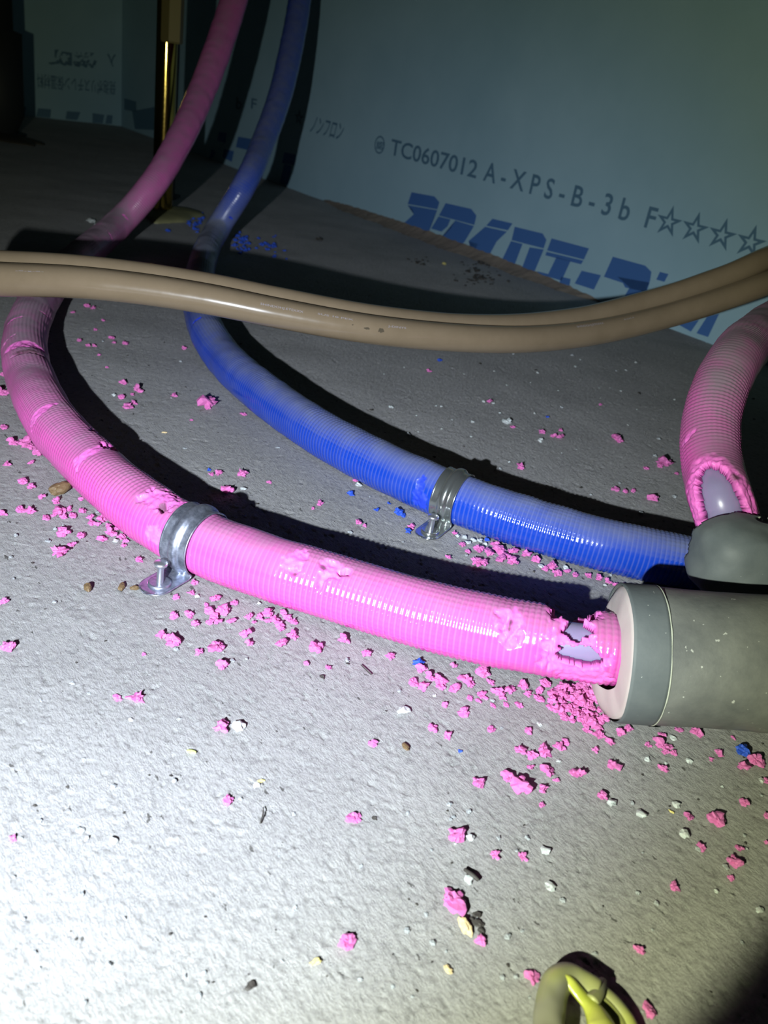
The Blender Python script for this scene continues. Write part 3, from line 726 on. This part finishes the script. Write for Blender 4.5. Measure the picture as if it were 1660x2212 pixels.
for kk, ms in MESH.items():
    for i_, me in enumerate(ms): me.name = kk
def put(kind, x, y, w, label, group=None, z=-.0008, asp=1.0):
    p = at(x, y + w * .18, 0); dep = proj(p)[2]; s = w * dep / F * (.92 if 'white' in kind else 1.08)
    o = bpy.data.objects.new(kind, random.choice(MESH[kind])); COL.objects.link(o)
    o.location = (p[0], p[1], z); o.rotation_euler = (random.uniform(-.15, .15), random.uniform(-.15, .15), random.uniform(0, 6.28))
    o.scale = (s, s * asp, s * random.uniform(.75, 1.1)); tag(o, label, CATS[kind], group); return o
def many(kind, pts, label, group, **kw):
    for q in pts: put(kind, *q[:3], label, group, **kw)

# pink crumbs that can be told apart
for q in [
 (978, 1936, 72, 'largest, cracked pink foam crumb of all, beside a straw husk'),
 (1098, 1672, 40, 'upper half of the big long pink crumb pair below the heap by the duct'),
 (1122, 1690, 44, 'lower half of the big long pink crumb pair below the heap by the duct'),
 (479, 1566, 40, 'folded pink foam crumb beside a pale smear in the left half, alone on the floor'),
 (295, 1501, 42, 'wide pink foam crumb, right one of a pair on the left floor'),
 (255, 1504, 24, 'narrow pink foam crumb, left one of a pair on the left floor'),
 (491, 1723, 32, 'thin forked pink crumb alone left of centre above a thin black twig'),
 (26, 1807, 20, 'small pink crumb by itself near the left edge, lower half'),
 (764, 1760, 41, 'round ragged pink crumb with a dark grit right beside it, centre of the lower floor'),
 (749, 2030, 44, 'bright pink crumb near the bottom, left of the biggest cracked crumb'),
 (1041, 2026, 29, 'pink crumb just below the straw husk in the lower middle'),
 (1151, 2107, 37, 'pink crumb touching the left side of the yellow rubber strap'),
 (1400, 2176, 40, 'salmon-pink crumb right of the yellow rubber strap near the dark corner'),
 (1381, 2048, 28, 'round pink crumb alone above the yellow rubber strap'),
 (1457, 1910, 27, 'pink crumb alone in the lower right between strap and edge group'),
 (1550, 1768, 39, 'biggest pink crumb in the lower right, angular'),
 (983, 1799, 37, 'pink crumb with a pale chip stuck to its right, centre bottom half'),
 (1070, 1842, 27, 'flat pink crumb, left of two below the white chip pair'),
 (1129, 1846, 25, 'square pink crumb beside the oval white chip'),
 (451, 868, 46, 'large flat pink crumb lying between the pink and the blue pipe'),
 (127, 1189, 42, 'three-pointed pink crumb on the far left above the brown droppings'),
 (137, 1147, 32, 'pink crumb with a tall shadow left of the pink pipe'),
 (466, 1393, 46, 'long pointed pink shred below the pink pipe'),
 (350, 1366, 30, 'upper one of two joined pink shreds left below the clamp'),
 (370, 1384, 33, 'lower one of two joined pink shreds left below the clamp'),
 (481, 1432, 34, 'boxy pink crumb below the long pointed shred'),
 (13, 1394, 28, 'bright pink crumb cut by the left edge under the droppings'),
 (1335, 947, 32, 'pink crumb high on the right floor behind the blue pipe'),
 (1412, 1073, 28, 'rounded pink crumb next to the short pink pipe at its foot'),
 (1249, 1667, 36, 'curled pink crumb right of the big long pair'),
 (1503, 1576, 32, 'pink crumb directly below the right part of the grey duct'),
 (1631, 1637, 40, 'long pink crumb under the big blue crumb at the right edge')]:
    if q[2] > 60:
        o = put('pink_foam_crumb', q[0], q[1], q[2], q[3]); o.scale[2] *= .8
    else: put('pink_foam_crumb', *q[:4])

g1 = [(808,1602,22),(937,1569,22),(966,1585,24),(1061,1571,25),(1142,1576,26),(1030,1687,27),(1174,1700,24),(1171,1734,18),(1183,1661,36),(1148,1654,17),(1124,1618,30),(1150,1626,28),(1174,1617,38),(1209,1608,30),(1287,1617,20),(1203,1682,17),(1221,1600,20)]
many('pink_foam_crumb', g1, 'pink foam crumb scattered on the floor below the heap at the duct mouth', 'pink crumbs below the duct mouth')
g2 = [(1324,1649,28),(1433,1657,26),(1301,1716,26),(1434,1608,34),(1400,1607,18),(1466,1573,22),(1431,1585,20),(1457,1625,16),(1555,1622,22),(1538,1637,14),(1605,1654,24),(1586,1591,14),(1342,1580,26),(1358,1570,24),(1319,1600,24),(1268,1574,24),(1297,1586,24),(1440,1620,20),(1418,1594,18)]
many('pink_foam_crumb', g2, 'pink foam crumb on the floor in front of the grey duct', 'pink crumbs in front of the grey duct')
g3 = [(1610,1731,22),(1489,1761,24),(1515,1824,22),(1599,1829,20),(1585,1855,30),(1582,1893,18),(1657,1758,20),(1657,1816,14),(1655,1683,16)]
many('pink_foam_crumb', g3, 'pink foam crumb in the loose group near the right edge, lower floor', 'pink crumbs at lower right')
g4 = [(842,1414,24),(790,1409,22),(709,1439,18),(911,1440,30),(892,1472,28),(914,1478,30),(949,1464,34),(1006,1462,32),(983,1484,30),(954,1481,22),(963,1520,20),(1004,1535,28),(1015,1504,20),(1041,1498,30),(1076,1492,34),(1064,1520,18),(1093,1518,18),(1123,1520,22),(1105,1487,28),(1128,1478,24),(1162,1504,28),(1166,1490,22),(1044,1449,34),(1060,1470,24),(1177,1475,26),(983,1436,16),(743,1378,30),(686,1394,30),(662,1431,14),(1018,1474,22),(1088,1505,20),(1036,1512,18),(930,1462,22),(1140,1496,20)]
many('pink_foam_crumb', g4, 'pink foam crumb along the near side of the pink pipe, between clamp and duct', 'pink crumbs along the pink pipe')
poly = [(1195,1485),(1290,1480),(1312,1545),(1302,1572),(1240,1562),(1190,1530)]
def inside(x, y, pg):
    c_ = False
    for (x1, y1), (x2, y2) in zip(pg, pg[1:] + pg[:1]):
        if (y1 > y) != (y2 > y) and x < (x2 - x1) * (y - y1) / (y2 - y1) + x1: c_ = not c_
    return c_
heap = []
while len(heap) < 58:
    x, y = random.uniform(1188, 1315), random.uniform(1478, 1574)
    if inside(x, y, poly) and all(math.hypot(x - a_, y - b_) > 8 for a_, b_, _ in heap): heap.append((x, y, random.uniform(16, 30)))
for k_, q in enumerate(heap): put('pink_foam_crumb', *q, 'pink foam crumb in the dense heap under the duct mouth', 'heap of pink crumbs under the duct mouth', z=-.0008 + (k_ % 3) * .0012)
g5 = [(8,919,24),(30,955,22),(55,955,36),(84,975,22),(15,1000,18),(67,998,15),(116,1001,13),(51,1039,22),(67,1049,20),(89,1072,14),(119,1081,18),(176,1076,15),(158,1048,14),(6,1107,20),(42,1099,24),(67,1102,22),(131,1102,26),(156,1109,24),(179,1100,18),(99,1116,22),(139,1115,16),(194,1115,14),(200,1127,16),(221,1121,22),(234,1132,18),(175,1153,26),(221,1161,24),(240,1149,26),(261,1157,22),(272,1164,16),(156,1173,20),(266,1176,14),(7,847,26),(5,807,14),(62,948,20),(70,965,18),(212,1130,14),(250,1140,16),(116,1110,16),(148,1098,14)]
many('pink_foam_crumb', g5, 'pink foam crumb left of the pink pipe, above its clamp', 'pink crumbs left of the pink pipe')
g6 = [(299,1206,24),(327,1256,20),(367,1263,18),(422,1256,15),(382,1286,18),(413,1277,20),(464,1290,28),(445,1303,15),(506,1299,20),(377,1326,22),(409,1326,20),(452,1318,24),(464,1330,26),(485,1318,28),(500,1339,22),(455,1341,18),(422,1344,18),(529,1367,22),(536,1330,16),(561,1330,22),(580,1322,26),(592,1334,26),(578,1339,18),(620,1330,22),(633,1339,20),(603,1346,24),(607,1356,18),(8,1296,26),(432,1405,22),(540,1388,18),(607,1388,28),(632,1369,28),(310,1410,12),(470,1340,18),(612,1320,18),(548,1341,12)]
many('pink_foam_crumb', g6, 'pink foam crumb on the floor below the clamp and the pink pipe', 'pink crumbs below the clamp')
g7 = [(523,1022,26),(472,1019,20),(457,1022,14),(491,1055,26),(581,1039,12),(692,1086,16),(677,1096,9),(278,875,26),(527,892,16),(413,906,9),(157,673,12),(222,690,11),(206,710,11),(240,728,17),(246,738,11),(272,740,13),(172,734,13),(190,744,11),(204,745,11),(214,765,10),(231,792,9),(266,823,19),(298,841,21),(264,856,16),(285,850,12),(290,868,16),(376,852,16),(397,750,12),(497,836,16),(188,659,14),(202,664,12),(770,1035,14),(775,1126,20),(788,1133,12),(889,1134,20),(691,1080,12)]
many('pink_foam_crumb', g7, 'pink foam crumb on the floor between the pink and the blue pipe', 'pink crumbs between the pipes')
g8 = [(1438,997,38),(1427,1004,20),(1397,1010,14),(1462,1021,12),(1330,1054,22),(1351,1060,15),(1369,1058,15),(1124,1009,15),(1211,942,20),(1212,928,12),(1057,866,10),(1170,931,16),(1126,1006,15),(1109,921,12),(928,800,10),(1298,872,10),(1195,940,12)]
many('pink_foam_crumb', g8, 'pink foam crumb on the floor beyond the blue pipe', 'pink crumbs beyond the blue pipe')
g9 = [(982,1149,13),(998,1173,18),(1030,1210,34),(1045,1214,22),(1033,1183,26),(1056,1190,28),(1079,1183,32),(1083,1205,28),(1108,1187,28),(1108,1210,28),(1136,1196,20),(1156,1206,22),(1193,1219,26),(1202,1235,24),(1243,1238,20),(1271,1240,20),(1294,1247,16),(1330,1260,20),(1351,1263,22),(969,1201,16),(1068,1172,18),(1095,1198,22),(1180,1226,18),(1225,1232,16),(1315,1255,14),(1010,1188,14)]
many('pink_foam_crumb', g9, 'pink foam crumb in the row along the near side of the blue pipe', 'pink crumbs along the blue pipe')
put('pink_foam_crumb', 1500, 1171, 15, 'pink crumb stuck where the blue pipe meets the torn grey wrap', z=.034)

# blue crumbs
put('blue_foam_crumb', 1604, 1617, 36, 'big blue foam crumb near the right edge below the duct')
put('blue_foam_crumb', 904, 1428, 26, 'blue foam crumb among pink ones beside the pink pipe')
put('blue_foam_crumb', 950, 776, 14, 'blue crumb on the bare floor just under the beige hoses')
put('blue_foam_crumb', 362, 497, 12, 'blue crumb at the foot of the glue puddle')
many('blue_foam_crumb', [(1183,899,8),(758,1064,18),(814,1099,12),(861,1104,22),(872,1110,14),(881,1145,18),(768,1033,10),(452,1013,10),(840,1085,9),(1053,1163,14),(995,1620,10),(427,735,12)], 'little blue foam crumb on the floor close to the clamped part of the blue pipe', 'blue crumbs near the blue pipe')
bl = []
for _ in range(46):
    t = random.random() ** 1.5; bl.append((512 + 110 * t + random.gauss(0, 6), 520 + random.gauss(0, 13) + 8 * t, random.uniform(5, 15 - 6 * t)))
for _ in range(20): bl.append((random.uniform(402, 445), random.gauss(478, 11), random.uniform(5, 12)))
many('blue_foam_crumb', bl, 'blue foam crumb heaped on both sides of the foot of the rising blue pipe', 'blue crumbs at the rising blue pipe')

# white chips
for q in [(1097,908,26,'white flat chip on the grey floor beyond the blue pipe, the largest there'),
 (872,1529,34,'white foam chip with a pink speck beside it, centre of the floor'),
 (1322,1731,28,'white chip just below right of a pink crumb, right half'),
 (1386,1756,26,'crumbly white chip in the right half, left of the biggest pink crumb there'),
 (1478,1799,26,'bright white chip below the angular pink crumb'),
 (1180,1835,24,'oval shiny white chip right of a square pink crumb'),
 (1190,1912,28,'pale chip with a long black shadow in the lower middle'),
 (1012,1895,28,'pale flake above the biggest cracked pink crumb'),
 (1643,1962,22,'pale chip at the edge of the dark corner, right'),
 (1018,1805,24,'pale blue-white chip touching a pink crumb, centre bottom half'),
 (515,1562,34,'faint pale smear of foam right of the folded pink crumb'),
 (172,1788,22,'white chip with a black shadow in the bright lower left'),
 (245,1810,24,'white flake low on the left, in the brightest light')]:
    put('white_foam_crumb', *q[:4])
many('white_foam_crumb', [(1004,1157,16),(1023,1163,16),(1037,1165,18),(1012,1170,14),(1050,1172,12),(990,1155,12),(1170,1220,16),(1222,1224,18),(1372,1262,16),(1195,1210,12),(1150,1192,10),(1308,1262,10)], 'small white foam chip in the row along the near side of the blue pipe', 'white chips along the blue pipe')
many('white_foam_crumb', [(1166,1560,16),(1148,1622,20),(1250,1505,20),(1275,1512,20),(1232,1530,14),(1490,1640,20),(1400,1636,18),(1645,1683,18),(1549,1923,12),(1562,1696,10),(1455,1590,22),(1462,1734,22),(1440,1645,12),(1208,1640,14)], 'small white chip among the pink crumbs in front of the duct', 'white chips in front of the duct')
many('white_foam_crumb', [(526,1053,16),(773,1045,18),(1022,909,10),(1168,949,18),(1045,866,9),(250,1165,18),(282,1552,14),(555,1690,20),(66,940,14),(247,851,12),(940,1500,10),(560,1300,12),(425,1285,12),(195,475,22),(210,484,14),(985,1820,8)], 'tiny white foam chip lying by itself on the concrete', 'lone tiny white chips')
put('white_foam_crumb', 1487, 1178, 22, 'torn white shred on the blue pipe at the mouth of the grey wrap', z=.036)
put('white_foam_crumb', 792, 468, 12, 'fluffy white scrap caught at the foot of the right foam board')

# droppings, husks, flakes, twigs
for q in [('brown_dropping',190,1266,28,'curved brown dropping, leftmost of the three below the clamp'),
 ('brown_dropping',264,1264,26,'dark brown dropping, middle one below the clamp'),
 ('brown_dropping',291,1268,20,'yellowish brown dropping, rightmost of the three below the clamp'),
 ('brown_dropping',877,1610,22,'brown ribbed insect pupa alone on the floor, centre'),
 ('brown_dropping',130,1054,46,'brown scaly cone-like husk left of the pink pipe'),
 ('straw_flake',1003,1995,44,'straw-coloured husk under the biggest pink crumb'),
 ('straw_flake',968,2090,24,'pale tan flake near the bottom edge'),
 ('yellow_flake',682,2073,26,'bright yellow flake near the bottom, left of the pale tan flake'),
 ('yellow_flake',563,1683,18,'pale yellow sliver stuck to a white chip, left of centre'),
 ('lime_flake',414,1620,20,'lime-green sliver on the left floor'),
 ('yellow_flake',1452,1750,14,'yellow scrap beside a white chip in the right half'),
 ('yellow_flake',960,568,16,'yellow splinter on the grit near the right wall'),
 ('straw_flake',355,932,12,'olive seed between the pink pipe shadow and the big flat crumb')]: put(*q[:5])
many('dark_grit', [(1030,1972,20),(1036,1992,24),(1042,2006,18),(1022,1984,14)], 'dark crumbly lump beside the straw husk', 'dark lumps beside the husk')
put('dark_grit', 540, 2126, 28, 'dark purple-black lump in the bright bottom left area')
put('dark_grit', 810, 1764, 14, 'black grit right of the round ragged pink crumb')
put('dark_grit', 688, 516, 15, 'black pebble on the far floor right of the blue crumbs')
put('dark_grit', 697, 1459, 14, 'black lens-shaped grit below the pink pipe, centre')
def twig(pts, r0, label):
    t = Tube([(x, y, z) for x, y, z in pts], .0006, 8, r0)
    o = tube_obj('twig', t, np.full((len(t.P), 8), r0) * (1 + .3 * vnoise(t.P, .003, 3)[:, None]), 'dark_chip'); return tag(o, label, 'twig')
twig([(569, 1744, .0006), (570, 1758, .001), (565, 1770, .0008), (562, 1780, .0004)], .00035, 'thin black twig below the forked pink crumb')
twig([(780, 1436, .0006), (792, 1448, .001), (803, 1458, .0006)], .0003, 'thin dark needle just below the pink pipe, centre')
twig([(1004, 1878, .001), (1018, 1888, .002), (1035, 1902, .001)], .0008, 'short black splinter above the biggest pink crumb')
twig([(645, 905, .024), (650, 918, .0215), (652, 932, .0195)], .0005, 'tiny pale bristle on the blue pipe')
many('dark_grit', [(1000 + random.gauss(35, 28), 592 + random.gauss(0, 14), random.uniform(4, 11)) for _ in range(70)] + [(905 + random.gauss(0, 12), 560 + random.gauss(0, 6), random.uniform(4, 9)) for _ in range(14)],
     'speck of dark grit in the pile at the foot of the right wall', 'dark grit at the wall foot')
gg = []
while len(gg) < 150:
    x, y = random.uniform(0, 1660), 690 + (random.random() ** .8) * 1500
    gg.append((x, y, random.uniform(4, 9) * (.7 + y / 2200)))
many('grey_grit', gg, 'tiny grey grain of grit lying loose on the concrete', 'grey grains on the concrete')
dg_ = [(172, 1786, 10)] + [(random.uniform(0, 1660), 700 + random.random() * 1450, random.uniform(4, 9)) for _ in range(90)]
many('dark_grit', dg_, 'tiny dark grain of grit lying loose on the concrete', 'dark grains on the concrete')
many('white_foam_crumb', [(random.uniform(820, 1480), random.uniform(770, 1010), random.uniform(4, 9)) for _ in range(45)], 'tiny white grain on the floor beyond the blue pipe', 'white grains beyond the blue pipe')
for o in list(bpy.data.objects):
    if o.name.startswith('printed_text'): bpy.data.objects.remove(o)
print('objects', len(bpy.data.objects))
